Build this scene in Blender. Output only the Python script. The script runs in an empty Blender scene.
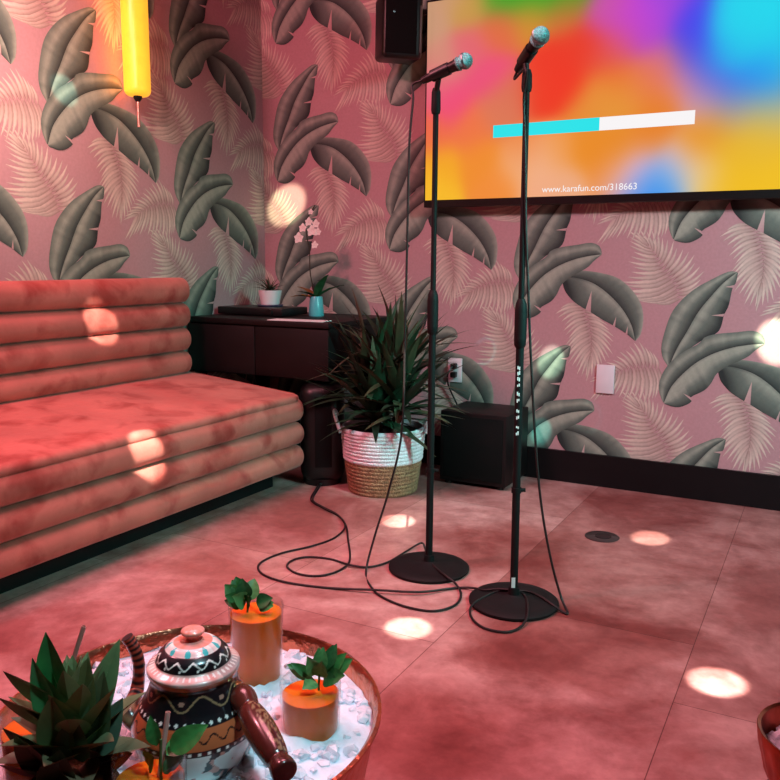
import bpy, bmesh, math, random
import numpy as np
from mathutils import Vector, Matrix, noise
random.seed(7)
C = bpy.context.scene.collection
PI = math.pi
sc = bpy.context.scene

# ------------------------------------------------------------------ camera
F_PX, PITCH, ROLL, YAW = 812.4, .15648, .0072, -.49358
EYE = np.array([0, 0, 1.0])
def cam_rot(p, r, y):
    cp, sp, cr, sr, cy, sy = math.cos(p), math.sin(p), math.cos(r), math.sin(r), math.cos(y), math.sin(y)
    fwd = np.array([sy*cp, cy*cp, -sp]); right = np.array([cy, -sy, 0]); up = np.cross(right, fwd)
    return np.array([right*cr+up*sr, -right*sr+up*cr, fwd])
RM = cam_rot(PITCH, ROLL, YAW)
cam = bpy.data.cameras.new('camera'); camo = bpy.data.objects.new('camera', cam); C.objects.link(camo)
cam.sensor_width = 36; cam.lens = F_PX/780*36; cam.clip_start = .02
camo.matrix_world = Matrix(((RM[0][0], RM[1][0], -RM[2][0], EYE[0]), (RM[0][1], RM[1][1], -RM[2][1], EYE[1]),
                            (RM[0][2], RM[1][2], -RM[2][2], EYE[2]), (0, 0, 0, 1)))
sc.camera = camo
def ray(x, y): return RM.T @ np.array([(x-390)/F_PX, -(y-390)/F_PX, 1.])
def on(x, y, axis, v):                       # photo point on the plane axis = v
    d = ray(x, y); return Vector(EYE + d*(v-EYE[axis])/d[axis])
def fl(x, y, z=0.0): return on(x, y, 2, z)
def upright(x, y, bx, by):                   # photo point on the upright plane through (bx, by) facing the camera
    n = np.array([bx, by, 0.]); n /= np.linalg.norm(n); r = ray(x, y)
    return Vector(EYE + r*(np.dot([bx, by, 0], n)/np.dot(r, n)))
YB, XL, XR, YF, ZC = 3.613, -2.72, 2.3, -1.6, 2.75
VR = Vector((math.cos(YAW), -math.sin(YAW), 0)); VF = Vector((math.sin(YAW), math.cos(YAW), 0))   # camera right / forward on the floor

# ------------------------------------------------------------------ colour and materials
def s2l(c): return tuple((x/12.92 if x <= .04045 else ((x+.055)/1.055)**2.4) for x in c)
def rgb(r, g, b): return s2l((r/255, g/255, b/255))
MATS = {}
def mat(name, col=(.5, .5, .5), rough=.5, metal=0, var=.12, scale=20, bump=0, bscale=60, attr=False, sheen=0,
        trans=0, ior=1.45, emit=None, estr=0, coat=0, spec=.5, detail=4):
    if name in MATS: return MATS[name]
    m = bpy.data.materials.new(name); m.use_nodes = True; nt = m.node_tree; N = nt.nodes; L = nt.links
    b = N['Principled BSDF']
    b.inputs['Roughness'].default_value = rough; b.inputs['Metallic'].default_value = metal
    b.inputs['Specular IOR Level'].default_value = spec
    b.inputs['IOR'].default_value = ior
    if trans: b.inputs['Transmission Weight'].default_value = trans
    if coat: b.inputs['Coat Weight'].default_value = coat; b.inputs['Coat Roughness'].default_value = .15
    if sheen: b.inputs['Sheen Weight'].default_value = sheen; b.inputs['Sheen Roughness'].default_value = .4
    tc = N.new('ShaderNodeTexCoord')
    nz = N.new('ShaderNodeTexNoise'); nz.inputs['Scale'].default_value = scale; nz.inputs['Detail'].default_value = detail
    L.new(tc.outputs['Object'], nz.inputs['Vector'])
    mx = N.new('ShaderNodeMix'); mx.data_type = 'RGBA'; mx.blend_type = 'MULTIPLY'; mx.inputs['Factor'].default_value = 1
    rm = N.new('ShaderNodeMapRange'); rm.inputs['From Min'].default_value = .3; rm.inputs['From Max'].default_value = .7
    rm.inputs['To Min'].default_value = 1-var; rm.inputs['To Max'].default_value = 1+var
    L.new(nz.outputs['Fac'], rm.inputs['Value'])
    if attr:
        at = N.new('ShaderNodeAttribute'); at.attribute_name = 'Col'; L.new(at.outputs['Color'], mx.inputs['A'])
    else: mx.inputs['A'].default_value = (*col, 1)
    L.new(rm.outputs['Result'], mx.inputs['B'])
    if emit == 'attr':
        b.inputs['Base Color'].default_value = (.01, .01, .01, 1)
        L.new(at.outputs['Color'], b.inputs['Emission Color']); b.inputs['Emission Strength'].default_value = estr
    else:
        L.new(mx.outputs['Result'], b.inputs['Base Color'])
        if emit: b.inputs['Emission Color'].default_value = (*emit, 1); b.inputs['Emission Strength'].default_value = estr
    if bump:
        n2 = N.new('ShaderNodeTexNoise'); n2.inputs['Scale'].default_value = bscale; n2.inputs['Detail'].default_value = 3
        L.new(tc.outputs['Object'], n2.inputs['Vector'])
        bp = N.new('ShaderNodeBump'); bp.inputs['Strength'].default_value = bump; bp.inputs['Distance'].default_value = .01
        L.new(n2.outputs['Fac'], bp.inputs['Height']); L.new(bp.outputs['Normal'], b.inputs['Normal'])
    MATS[name] = m; return m

# ------------------------------------------------------------------ mesh building
class MB:
    def __init__(s): s.v = []; s.f = []; s.c = []; s.m = []
    def add(s, vs, fs, col=None, mi=0):
        o = len(s.v); s.v += [tuple(v) for v in vs]; s.f += [tuple(i+o for i in f) for f in fs]; s.m += [mi]*len(fs)
        if col is None: col = (1, 1, 1)
        s.c += list(col) if isinstance(col, list) else [col]*len(vs)
    def box(s, c, d, rot=None, bev=0, col=None, seg=2):
        bm = bmesh.new(); bmesh.ops.create_cube(bm, size=1)
        for v in bm.verts: v.co = Vector((v.co.x*d[0], v.co.y*d[1], v.co.z*d[2]))
        if bev: bmesh.ops.bevel(bm, geom=bm.edges[:], offset=bev, segments=seg, profile=.5, affect='EDGES')
        R = rot.to_3x3() if rot is not None else Matrix.Identity(3)
        bm.verts.index_update()
        s.add([R@v.co+Vector(c) for v in bm.verts], [[v.index for v in f.verts] for f in bm.faces], col); bm.free()
    def lathe(s, prof, seg=32, c=(0, 0, 0), axis=None, colf=None, col=None, sx=1, sy=1):
        vs = []; cs = []
        for r, z in prof:
            for k in range(seg):
                a = 2*PI*k/seg; vs.append(Vector((r*math.cos(a)*sx, r*math.sin(a)*sy, z)))
                if colf: cs.append(colf(z, a, r))
        if axis is not None:
            q = Vector((0, 0, 1)).rotation_difference(Vector(axis).normalized()); vs = [q@v for v in vs]
        vs = [v+Vector(c) for v in vs]
        fs = []
        for i in range(len(prof)-1):
            for k in range(seg):
                k2 = (k+1) % seg; fs.append((i*seg+k, i*seg+k2, (i+1)*seg+k2, (i+1)*seg+k))
        if prof[0][0] > 1e-6: fs.append(tuple(reversed(range(seg))))
        if prof[-1][0] > 1e-6: fs.append(tuple((len(prof)-1)*seg+k for k in range(seg)))
        s.add(vs, fs, cs if colf else col)
    def tube(s, pts, r, seg=10, col=None, colf=None):
        pts = [Vector(p) for p in pts]; n = len(pts); rs = r if isinstance(r, (list, tuple)) else [r]*n
        T = [(pts[min(i+1, n-1)]-pts[max(i-1, 0)]).normalized() for i in range(n)]
        ref = Vector((0, 0, 1)) if abs(T[0].z) < .9 else Vector((1, 0, 0))
        nrm = (ref - T[0]*ref.dot(T[0])).normalized(); vs = []; cs = []
        for i in range(n):
            nrm = (nrm - T[i]*nrm.dot(T[i])).normalized(); bi = T[i].cross(nrm)
            for k in range(seg):
                a = 2*PI*k/seg; vs.append(pts[i]+(nrm*math.cos(a)+bi*math.sin(a))*rs[i])
                if colf: cs.append(colf(i/(n-1), a))
        fs = [(i*seg+k, i*seg+(k+1) % seg, (i+1)*seg+(k+1) % seg, (i+1)*seg+k) for i in range(n-1) for k in range(seg)]
        fs += [tuple(reversed(range(seg))), tuple((n-1)*seg+k for k in range(seg))]
        s.add(vs, fs, cs if colf else col)
    def blade(s, base, d, length, width, droop=.3, n=7, fold=.25, col=(1, 1, 1), tip=None, taper=1.0, side=None):
        """a strap leaf with a folded middle"""
        d = Vector(d).normalized(); p = Vector(base); st = length/n; vs = []; cs = []
        sd = side or d.cross(Vector((0, 0, 1)))
        if sd.length < .05: sd = Vector((random.uniform(-1, 1), random.uniform(-1, 1), 0))
        sd.normalize()
        for i in range(n+1):
            t = i/n
            w = width*.5*(min(1, .55+2.2*t) if t < .25 else max(.02, (1-((t-.25)/.75)**(1.6*taper))))
            nm = sd.cross(d).normalized()
            vs += [p-sd*w+nm*w*fold, p, p+sd*w+nm*w*fold]
            c = tuple(col[k]*(1-t)+(tip or col)[k]*t for k in range(3)); cs += [c, tuple(x*.8 for x in c), c]
            p = p+d*st; d = (d+Vector((0, 0, -droop*st/length*1.4))).normalized()
            sd = (sd-d*sd.dot(d)).normalized()
        fs = []
        for i in range(n):
            a = i*3; fs += [(a, a+1, a+4, a+3), (a+1, a+2, a+5, a+4)]
        s.add(vs, fs, cs)
    def oval(s, base, d, up, length, width, curl=.25, col=(1, 1, 1), n=8):
        """a broad leaf with a midrib"""
        d = Vector(d).normalized(); up = Vector(up); sd = d.cross(up).normalized(); up = sd.cross(d); vs = []; cs = []
        for i in range(n+1):
            t = i/n; w = width*.5*math.sin(PI*t**.8)**.8 if 0 < t < 1 else .0004
            c = Vector(base)+d*length*t+up*(-curl*length*t*t)
            for k in (-1, -.5, 0, .5, 1):
                rip = .06*width*math.sin(t*26+abs(k)*3)
                vs.append(c+sd*w*k+up*(abs(k)*w*.35+rip*abs(k)))
                sh = 1.15 if k == 0 else (.85+.25*(i % 2)); cs.append(tuple(x*sh for x in col))
        fs = [(i*5+k, i*5+k+1, (i+1)*5+k+1, (i+1)*5+k) for i in range(n) for k in range(4)]
        s.add(vs, fs, cs)
    def build(s, name, material, parent=None, smooth=True, angle=40, at=None):
        me = bpy.data.meshes.new(name)
        o0 = Vector(at) if at is not None else Vector((0, 0, 0))
        me.from_pydata([tuple(Vector(v)-o0) for v in s.v], [], s.f)
        ca = me.color_attributes.new('Col', 'FLOAT_COLOR', 'POINT')
        ca.data.foreach_set('color', np.c_[np.array(s.c, dtype=float).reshape(-1, 3), np.ones(len(s.v))].ravel())
        for m in (material if isinstance(material, list) else [material]): me.materials.append(m)
        me.polygons.foreach_set('material_index', s.m)
        bm = bmesh.new(); bm.from_mesh(me); bmesh.ops.recalc_face_normals(bm, faces=bm.faces[:]); bm.to_mesh(me); bm.free()
        if smooth:
            me.polygons.foreach_set('use_smooth', [True]*len(me.polygons))
            try: me.set_sharp_from_angle(angle=math.radians(angle))
            except Exception: pass
        me.update()
        o = bpy.data.objects.new(name, me); C.objects.link(o); o.location = o0
        if parent is not None:
            o.parent = parent; pw = parent
            off = Vector((0, 0, 0))
            while pw is not None: off += pw.location; pw = pw.parent
            o.location = o0-off
        return o
def tag(o, label, cat, group=None, kind=None):
    o['label'] = label; o['category'] = cat
    if group: o['group'] = group
    if kind: o['kind'] = kind
    return o
def thing(name, loc, label, cat, group=None):
    o = bpy.data.objects.new(name, None); o.location = loc; o.empty_display_size = .05; C.objects.link(o)
    return tag(o, label, cat, group)
def struct(o): o['kind'] = 'structure'; return o
def copy_tree(o, parent=None):
    c = o.copy(); C.objects.link(c)
    if parent is not None: c.parent = parent
    for ch in list(o.children): copy_tree(ch, c)
    return c
def catmull(P, n=8):
    P = [Vector(p) for p in P]; Q = [P[0]*2-P[1]]+P+[P[-1]*2-P[-2]]; out = []
    for i in range(1, len(Q)-2):
        for k in range(n):
            t = k/n; a, b, c, d = Q[i-1:i+3]
            out.append(.5*((2*b)+(c-a)*t+(2*a-5*b+4*c-d)*t*t+(3*b-a-3*c+d)*t**3))
    return out+[P[-1]]
def resample(P, n):
    P = np.array([tuple(p) for p in P], float); s = np.r_[0, np.cumsum(np.hypot(*np.diff(P, axis=0).T))]
    q = np.linspace(0, s[-1], n); return np.c_[np.interp(q, s, P[:, 0]), np.interp(q, s, P[:, 1])]
def smooth2(P, n=6):
    return [(v.x, v.y) for v in catmull([Vector((p[0], p[1], 0)) for p in P], n)]
def mix3(a, b, t): t = max(0, min(1, t)); return tuple(a[k]*(1-t)+b[k]*t for k in range(3))

# ------------------------------------------------------------------ wallpaper print
A5 = on(759, 347, 1, YB); A4 = on(595.9, 258.7, 1, YB)
def uvs(pts, ox, oy, k, anchor):
    out = []
    for x, y in pts:
        p = on(ox+x*k, oy+y*k, 1, YB); out.append((p.x-anchor.x, p.z-anchor.z))
    return out
a = lambda P: uvs(P, 650, 260, .2050, A5)
b4 = lambda P: uvs(P, 560, 230, .2051, A4)
c5 = lambda P: uvs(P, 600, 360, .2308, A5)
d4 = lambda P: uvs(P, 440, 200, .1794, A4)
PINK = rgb(186, 146, 152); SAGE_D = rgb(44, 54, 54); SAGE_M = rgb(108, 122, 114); SAGE_L = rgb(162, 172, 158)
PALE = rgb(208, 192, 182); PALE_D = rgb(150, 104, 108)
LEAVES = [
 dict(mid=a([(95, 515), (130, 435), (180, 350), (235, 255), (300, 175), (360, 110), (425, 60)]),
      h=[(a([(88, 518), (62, 475), (56, 420), (75, 340), (105, 260), (150, 200), (220, 140), (310, 90), (385, 56), (425, 58)]), 'A'),
         (a([(105, 500), (170, 450), (250, 395), (320, 360), (345, 330), (362, 268), (385, 220), (402, 140), (420, 110), (430, 62)]), 'B')],
      slits=[(a([(300, 270)])[0], a([(364, 262), (358, 276)])), (a([(368, 131)])[0], a([(412, 122), (408, 136)]))]),
 dict(mid=b4([(5, 238), (60, 235), (150, 260), (230, 315), (300, 390), (345, 470), (362, 545)]),
      h=[(b4([(10, 232), (60, 205), (120, 203), (200, 215), (280, 240), (345, 295), (388, 360), (402, 430), (390, 510), (364, 545)]), 'C'),
         (b4([(5, 240), (20, 300), (60, 350), (110, 385), (145, 405), (200, 440), (255, 470), (318, 510), (361, 545)]), 'D')],
      slits=[(b4([(150, 300)])[0], b4([(120, 392), (146, 405)])), (b4([(270, 425)])[0], b4([(253, 470), (264, 476)])), (b4([(326, 472)])[0], b4([(315, 508), (324, 514)]))]),
 dict(mid=a([(68, 695), (110, 610), (200, 520), (290, 465), (390, 430), (480, 414), (558, 408)]),
      h=[(a([(63, 692), (45, 640), (50, 580), (90, 510), (160, 450), (238, 408), (268, 376), (330, 360), (420, 352), (500, 345), (550, 365), (562, 405)]), 'A'),
         (a([(72, 702), (115, 716), (155, 715), (205, 690), (200, 668), (265, 636), (300, 598), (325, 555), (375, 520), (440, 490), (480, 470), (515, 440), (560, 410)]), 'E')],
      slits=[(a([(163, 650)])[0], a([(208, 690), (198, 668)]))]),
]
FRONDS = [
 dict(mid=c5([(305, 438), (280, 370), (230, 290), (180, 210), (100, 140)]),
      h=[c5([(150, 425), (70, 400), (62, 360), (92, 310), (92, 255), (100, 205), (85, 150), (92, 135)]),
         c5([(380, 400), (400, 335), (345, 250), (300, 212), (250, 180), (190, 140), (110, 130)])], n=24),
 dict(mid=d4([(405, 465), (330, 462), (250, 474), (170, 512), (90, 580)]),
      h=[d4([(400, 590), (350, 650), (300, 650), (230, 640), (160, 620), (110, 640), (75, 645)]),
         d4([(370, 390), (320, 345), (265, 340), (200, 400), (130, 470), (65, 555)])], n=22),
 dict(mid=c5([(590, 146), (625, 195), (645, 260), (652, 340), (640, 420), (620, 480)]),
      h=[c5([(490, 170), (480, 200), (505, 250), (525, 320), (518, 390), (548, 440), (580, 478), (615, 500)]),
         c5([(650, 160), (710, 215), (755, 290), (762, 350), (735, 415), (700, 460), (660, 492), (622, 505)])], n=24),
]
def print_motif(mb, place):
    """place(u, v, layer) -> point on the wall"""
    for li, fr in enumerate(FRONDS):
        n = int(fr['n']*.75); M = resample(smooth2(fr['mid']), 60); lay = 1+li*1.2
        MF = lambda q: np.array([np.interp(q*59, range(60), M[:, 0]), np.interp(q*59, range(60), M[:, 1])])
        for hi, tips in enumerate(fr['h']):
            T = resample(smooth2(tips), n)
            for i in range(n):
                r = MF((i+.6)/(n+1)*.80); t = T[i]; dv = t-r; ln = np.hypot(*dv); nv = np.array([-dv[1], dv[0]])/max(ln, 1e-6)
                ax = MF(min(1, i/n*.86+.1))-MF(i/n*.86); ax = ax/np.hypot(*ax)
                w = ln*.046+.0032; vs = []; cs = []
                jit = .9+.2*((i*37+hi*17+li*11) % 10)/10
                for k in range(7):
                    q = k/6; cpt = r+dv*q*jit+ax*ln*-.10*math.sin(PI*q)
                    ww = w*(.5+1.7*q if q < .35 else 1.1*((1-q)/.65)**.8+.02)
                    tone = mix3(PALE_D, PALE, .42+.9*q); tone = tuple(x*(.93+.14*((i+hi) % 2)) for x in tone)
                    for sgn in (-1, 0, 1):
                        pt = cpt+nv*ww*sgn; vs.append(place(pt[0], pt[1], lay+.35+i*.02+hi*.01)); cs.append(tuple(x*(.66, 1.08, .96)[sgn+1 if hi else 1-sgn] for x in tone))
                fs = []
                for k in range(6): fs += [(3*k, 3*k+1, 3*k+4, 3*k+3), (3*k+1, 3*k+2, 3*k+5, 3*k+4)]
                mb.add(vs, fs, cs)
                # soft shade of the leaflet in the print, and the dark gap by the rib
                if i < 2 or i > n-4: continue
                g = r+dv*.55*jit; vs = [place(*(r-ax*.0035), lay+i*.01+hi*.005), place(*(r+ax*.0035), lay+i*.01+hi*.005), place(*(g+ax*.005), lay+i*.01+hi*.005), place(*(g-ax*.004), lay+i*.01+hi*.005)]
                mb.add(vs, [(0, 1, 2, 3)], [mix3(PALE_D, rgb(96, 58, 62), .5)]*2+[mix3(PINK, PALE, .1)]*2)
    for li, lf in enumerate(LEAVES):
        n = 34; m = 10; lay = 5+li*1.2; M = resample(smooth2(lf['mid']), n)
        for out, kind in lf['h']:
            O = resample(smooth2(out), n); vs = []; cs = []
            for i in range(n):
                t = i/(n-1)
                vein = .93+.14*noise.noise(Vector((t*38, li*5.1, ord(kind[0])*1.7)))
                for k in range(m):
                    s = k/(m-1); p = M[i]+(O[i]-M[i])*s
                    if kind == 'A': x = .02+1.55*s if s < .62 else .98-.9*(s-.62)
                    elif kind == 'B': x = 1.0-.2*s-1.0*max(0, s-.22)*(1.15 if .3 < t < .75 else .7)
                    elif kind == 'C': x = .04+1.05*s*(.7+.3*t)
                    elif kind == 'D': x = (1.06 if t > .32 else .26+2.5*max(0,t-.0))-.86*s-.3*max(0, t-.75)
                    else: x = 1.12-.35*s-.9*max(0, s-.45)*(1.4 if t < .45 else .9)
                    if s < .06: x -= .25
                    x = x*vein+.05*noise.noise(Vector((p[0]*30, p[1]*30, 2)))
                    col = mix3(SAGE_D, SAGE_M, x*1.6) if x < .62 else mix3(SAGE_M, SAGE_L, (x-.62)*2.6)
                    vs.append(place(p[0], p[1], lay)); cs.append(col)
            fs = [(i*m+k, i*m+k+1, (i+1)*m+k+1, (i+1)*m+k) for i in range(n-1) for k in range(m-1)]
            mb.add(vs, fs, cs)
        for apex, ed in lf['slits']:
            mb.add([place(*apex, lay+.5), place(*ed[0], lay+.5), place(*ed[1], lay+.5)], [(0, 1, 2)], [mix3(PALE, PINK, .3), mix3(PALE, PINK, .7), PINK])
def paper_wall(name, place0, anchors, lo, hi, axis, zlo, zhi, su):
    mb = MB()
    for (u0, v0) in anchors:
        print_motif(mb, lambda u, v, l: place0(u0+u*su, v0+v, l*.0002))
    o = mb.build(name, mat('wallpaper', rough=.62, attr=True, var=.05, scale=90, spec=.3, bump=.08, bscale=350), smooth=False)
    bm = bmesh.new(); bm.from_mesh(o.data)
    for co, no in (((lo, 0, 0), (-1, 0, 0)), ((hi, 0, 0), (1, 0, 0))):
        cv = Vector(co) if axis == 0 else Vector((0, co[0], 0)); nv = Vector(no) if axis == 0 else Vector((0, no[0], 0))
        bmesh.ops.bisect_plane(bm, geom=bm.verts[:]+bm.edges[:]+bm.faces[:], plane_co=cv, plane_no=nv, clear_outer=True)
    for z, s in ((zlo, -1), (zhi, 1)):
        bmesh.ops.bisect_plane(bm, geom=bm.verts[:]+bm.edges[:]+bm.faces[:], plane_co=(0, 0, z), plane_no=(0, 0, s), clear_outer=True)
    lay = bm.verts.layers.float_color['Col']
    def quad(pts):
        vs = [bm.verts.new(p) for p in pts]
        for v in vs: v[lay] = (*PINK, 1)
        bm.faces.new(vs)
    quad([place0(lo, zlo, 0), place0(hi, zlo, 0), place0(hi, zhi, 0), place0(lo, zhi, 0)])
    # the solid wall behind the paper
    bk = [place0(lo, zlo, -.1), place0(hi, zlo, -.1), place0(hi, zhi, -.1), place0(lo, zhi, -.1)]
    quad(bk)
    bm.to_mesh(o.data); bm.free(); return struct(o)
back_cols = [(-.24+.677*k, z) for k, z in ((3, .985), (2, .668), (1, .99), (0, .668), (-1, 1.024), (-2, .628), (-3, .985), (-4, .64))]
anch = [(u, z+.695*n) for u, z in back_cols for n in (-2, -1, 0, 1, 2, 3)]
anch = [q for q in anch if q[0] < 1.9]
paper_wall('wall_back', lambda u, v, l: (u, YB-l, v), anch, XL, XR, 0, 0, ZC, 1.0)
left_cols = [(3.33, .668), (2.615, 1.003), (1.90, .668), (1.185, 1.003), (4.045, 1.02)]
anch = [(u, z+.698*n) for u, z in left_cols for n in (-1, 0, 1, 2, 3)]
paper_wall('wall_left', lambda u, v, l: (XL+l, u, v), anch, YF, YB, 1, 0, ZC, 1.055)

# ------------------------------------------------------------------ floor, ceiling, far walls, skirting
def floor_material():
    m = bpy.data.materials.new('floor_tiles'); m.use_nodes = True; nt = m.node_tree; N = nt.nodes; L = nt.links; b = N['Principled BSDF']
    tc = N.new('ShaderNodeTexCoord'); sp = N.new('ShaderNodeSeparateXYZ'); L.new(tc.outputs['Object'], sp.inputs['Vector'])
    def add_(src, k):
        q = N.new('ShaderNodeMath'); q.inputs[1].default_value = k; L.new(src, q.inputs[0]); return q.outputs[0]
    cb = N.new('ShaderNodeCombineXYZ'); L.new(add_(sp.outputs['Y'], -2.17), cb.inputs['X']); L.new(add_(sp.outputs['X'], .245), cb.inputs['Y'])
    br = N.new('ShaderNodeTexBrick'); br.offset = .266; br.inputs['Scale'].default_value = 1
    br.inputs['Brick Width'].default_value = 1.22; br.inputs['Row Height'].default_value = .61
    br.inputs['Mortar Size'].default_value = .0014; br.inputs['Mortar Smooth'].default_value = .5; br.inputs['Bias'].default_value = -.1
    br.inputs['Color1'].default_value = (*rgb(168, 122, 118), 1); br.inputs['Color2'].default_value = (*rgb(202, 168, 164), 1)
    br.inputs['Mortar'].default_value = (*rgb(112, 72, 70), 1)
    L.new(cb.outputs['Vector'], br.inputs['Vector'])
    def noise_(scale, det, dist=0, rough=.6):
        n = N.new('ShaderNodeTexNoise'); n.inputs['Scale'].default_value = scale; n.inputs['Detail'].default_value = det
        n.inputs['Distortion'].default_value = dist; n.inputs['Roughness'].default_value = rough; L.new(tc.outputs['Object'], n.inputs['Vector']); return n
    def ramp(src, stops):
        r = N.new('ShaderNodeValToRGB'); L.new(src, r.inputs['Fac']); e = r.color_ramp.elements
        e[0].position, e[0].color = stops[0][0], (*stops[0][1], 1); e[1].position, e[1].color = stops[1][0], (*stops[1][1], 1)
        return r
    def mul(a_, b_):
        x = N.new('ShaderNodeMix'); x.data_type = 'RGBA'; x.blend_type = 'MULTIPLY'; x.inputs['Factor'].default_value = 1
        L.new(a_, x.inputs['A']); L.new(b_, x.inputs['B']); return x.outputs['Result']
    c = mul(br.outputs['Color'], ramp(noise_(2.1, 8, .5, .62).outputs['Fac'], [(.40, (.62, .40, .40)), (.58, (1, 1, 1))]).outputs['Color'])
    c = mul(c, ramp(noise_(7.5, 8, .3, .68).outputs['Fac'], [(.34, (.74, .62, .62)), (.60, (1.08, 1.08, 1.08))]).outputs['Color'])
    c = mul(c, ramp(noise_(24, 5, .5).outputs['Fac'], [(.3, (.88, .86, .86)), (.7, (1.08, 1.08, 1.08))]).outputs['Color'])
    for sx_, sy_, rad in ((-.50, 2.03, .42), (-.95, 2.62, .36), (-.70, 1.45, .25)):      # darker wine-red patches with noisy edges
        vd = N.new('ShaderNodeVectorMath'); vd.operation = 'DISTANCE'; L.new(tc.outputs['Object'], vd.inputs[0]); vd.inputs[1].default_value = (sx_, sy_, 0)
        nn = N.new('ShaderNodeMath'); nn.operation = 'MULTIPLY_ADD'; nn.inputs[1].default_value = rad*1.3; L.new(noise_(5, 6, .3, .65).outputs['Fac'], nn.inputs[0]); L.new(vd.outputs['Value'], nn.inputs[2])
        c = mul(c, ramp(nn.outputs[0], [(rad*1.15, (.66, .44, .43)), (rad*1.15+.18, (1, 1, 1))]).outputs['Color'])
    L.new(c, b.inputs['Base Color']); b.inputs['Roughness'].default_value = .5; b.inputs['Specular IOR Level'].default_value = .35
    bp = N.new('ShaderNodeBump'); bp.inputs['Strength'].default_value = .25; bp.inputs['Distance'].default_value = .002; bp.invert = True
    L.new(br.outputs['Fac'], bp.inputs['Height']); L.new(bp.outputs['Normal'], b.inputs['Normal'])
    return m
def slab(name, c, d, m): mb = MB(); mb.box(c, d); return struct(mb.build(name, m, smooth=False))
cx, cy = (XL+XR)/2, (YF+YB)/2; W, D = XR-XL, YB-YF
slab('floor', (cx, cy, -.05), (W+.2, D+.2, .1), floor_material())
plaster = mat('dusty_plaster', rgb(120, 92, 96), .8)
slab('ceiling', (cx, cy, ZC+.05), (W+.2, D+.2, .1), plaster)
slab('wall_right', (XR+.05, cy, ZC/2), (.1, D, ZC), plaster)
slab('wall_front', (cx, YF-.05, ZC/2), (W+.2, .1, ZC), plaster)
black_paint = mat('black_paint', rgb(13, 12, 15), .5, spec=.3)
slab('baseboard_back', (cx+.01, YB-.009, .0725), (W-.02, .016, .145), black_paint)
slab('baseboard_left', (XL+.009, cy-.01, .0725), (.016, D-.04, .145), black_paint)

# ------------------------------------------------------------------ sofa
velvet = None
def velvet_material():
    m = mat('salmon_velvet', rgb(192, 108, 98), .75, var=.16, scale=5, sheen=.15, detail=5)
    nt = m.node_tree; N = nt.nodes; L = nt.links; b = N['Principled BSDF']
    old = b.inputs['Base Color'].links[0].from_socket
    tc = N.new('ShaderNodeTexCoord')
    n = N.new('ShaderNodeTexNoise'); n.inputs['Scale'].default_value = 7; n.inputs['Detail'].default_value = 7; n.inputs['Distortion'].default_value = .4
    L.new(tc.outputs['Object'], n.inputs['Vector'])
    r = N.new('ShaderNodeValToRGB'); r.color_ramp.elements[0].position = .50; r.color_ramp.elements[0].color = (1, 1, 1, 1)
    r.color_ramp.elements[1].position = .68; r.color_ramp.elements[1].color = (.66, .36, .36, 1); L.new(n.outputs['Fac'], r.inputs['Fac'])
    x = N.new('ShaderNodeMix'); x.data_type = 'RGBA'; x.blend_type = 'MULTIPLY'; x.inputs['Factor'].default_value = 1
    L.new(old, x.inputs['A']); L.new(r.outputs['Color'], x.inputs['B']); L.new(x.outputs['Result'], b.inputs['Base Color'])
    n2 = N.new('ShaderNodeTexNoise'); n2.inputs['Scale'].default_value = 14; n2.inputs['Detail'].default_value = 3; L.new(tc.outputs['Object'], n2.inputs['Vector'])
    bp = N.new('ShaderNodeBump'); bp.inputs['Strength'].default_value = .25; bp.inputs['Distance'].default_value = .02
    L.new(n2.outputs['Fac'], bp.inputs['Height']); L.new(bp.outputs['Normal'], b.inputs['Normal'])
    return m
velvet = velvet_material()
def roll(mb, x0, x1, z0, z1, y0, y1, r, rend, tilt=0, n=10, ny=6):
    """cushion along Y: rounded section, rounded ends; tilt raises the back (x0) side"""
    def sec(ins):
        pts = []; X0, X1, Z0, Z1 = x0+ins*.3, x1-ins, z0+ins*.6, z1-ins*.6
        rr = max(.002, min(r, (Z1-Z0)/2-.0005, (X1-X0)/2-.0005))
        for cx_, cz_, a0 in ((X1-rr, Z1-rr, 0), (X0+rr, Z1-rr, PI/2), (X0+rr, Z0+rr, PI), (X1-rr, Z0+rr, 1.5*PI)):
            for k in range(n+1):
                t = a0+PI/2*k/n; pts.append((cx_+rr*math.cos(t), cz_+rr*math.sin(t)))
        return pts
    ys = []
    for k in range(ny+1):
        t = PI/2*k/ny; ys.append((y0+rend*(1-math.sin(t)), rend*(1-math.cos(t))*0+rend*(1-math.sin(PI/2-0))*0, t))
    rows = []
    for k in range(ny+1):
        t = PI/2*k/ny; rows.append((y0+rend*(1-math.cos(t)), rend*(1-math.sin(t))))
    nmid = 24
    for k in range(1, nmid): rows.append((y0+rend+(y1-y0-2*rend)*k/nmid, 0))
    for k in range(ny+1):
        t = PI/2*(1-k/ny); rows.append((y1-rend*(1-math.cos(t)), rend*(1-math.sin(t))))
    vs = []; fs = []
    for y, ins in rows:
        for px, pz in sec(ins):
            wob = .003*noise.noise(Vector((px*6, y*3.1, pz*6)))
            vs.append((px+wob, y, pz+wob+tilt*(x1-px)))
    m_ = len(sec(0))
    for i in range(len(rows)-1):
        for k in range(m_): fs.append((i*m_+k, i*m_+(k+1) % m_, (i+1)*m_+(k+1) % m_, (i+1)*m_+k))
    fs += [tuple(range(m_)), tuple((len(rows)-1)*m_+k for k in range(m_))]
    mb.add(vs, fs)
SY0, SY1 = .35, 2.925
sofa = thing('sofa', (-2.35, 1.6, 0), 'long salmon pink velvet channel-tufted sofa along the wallpapered side wall', 'sofa')
for z0, z1 in ((.092, .195), (.195, .300), (.300, .408)):
    mb = MB(); roll(mb, -2.66, -1.995, z0, z1, SY0, SY1, .05, .022); mb.build('front_roll', velvet, sofa, angle=80)
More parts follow.
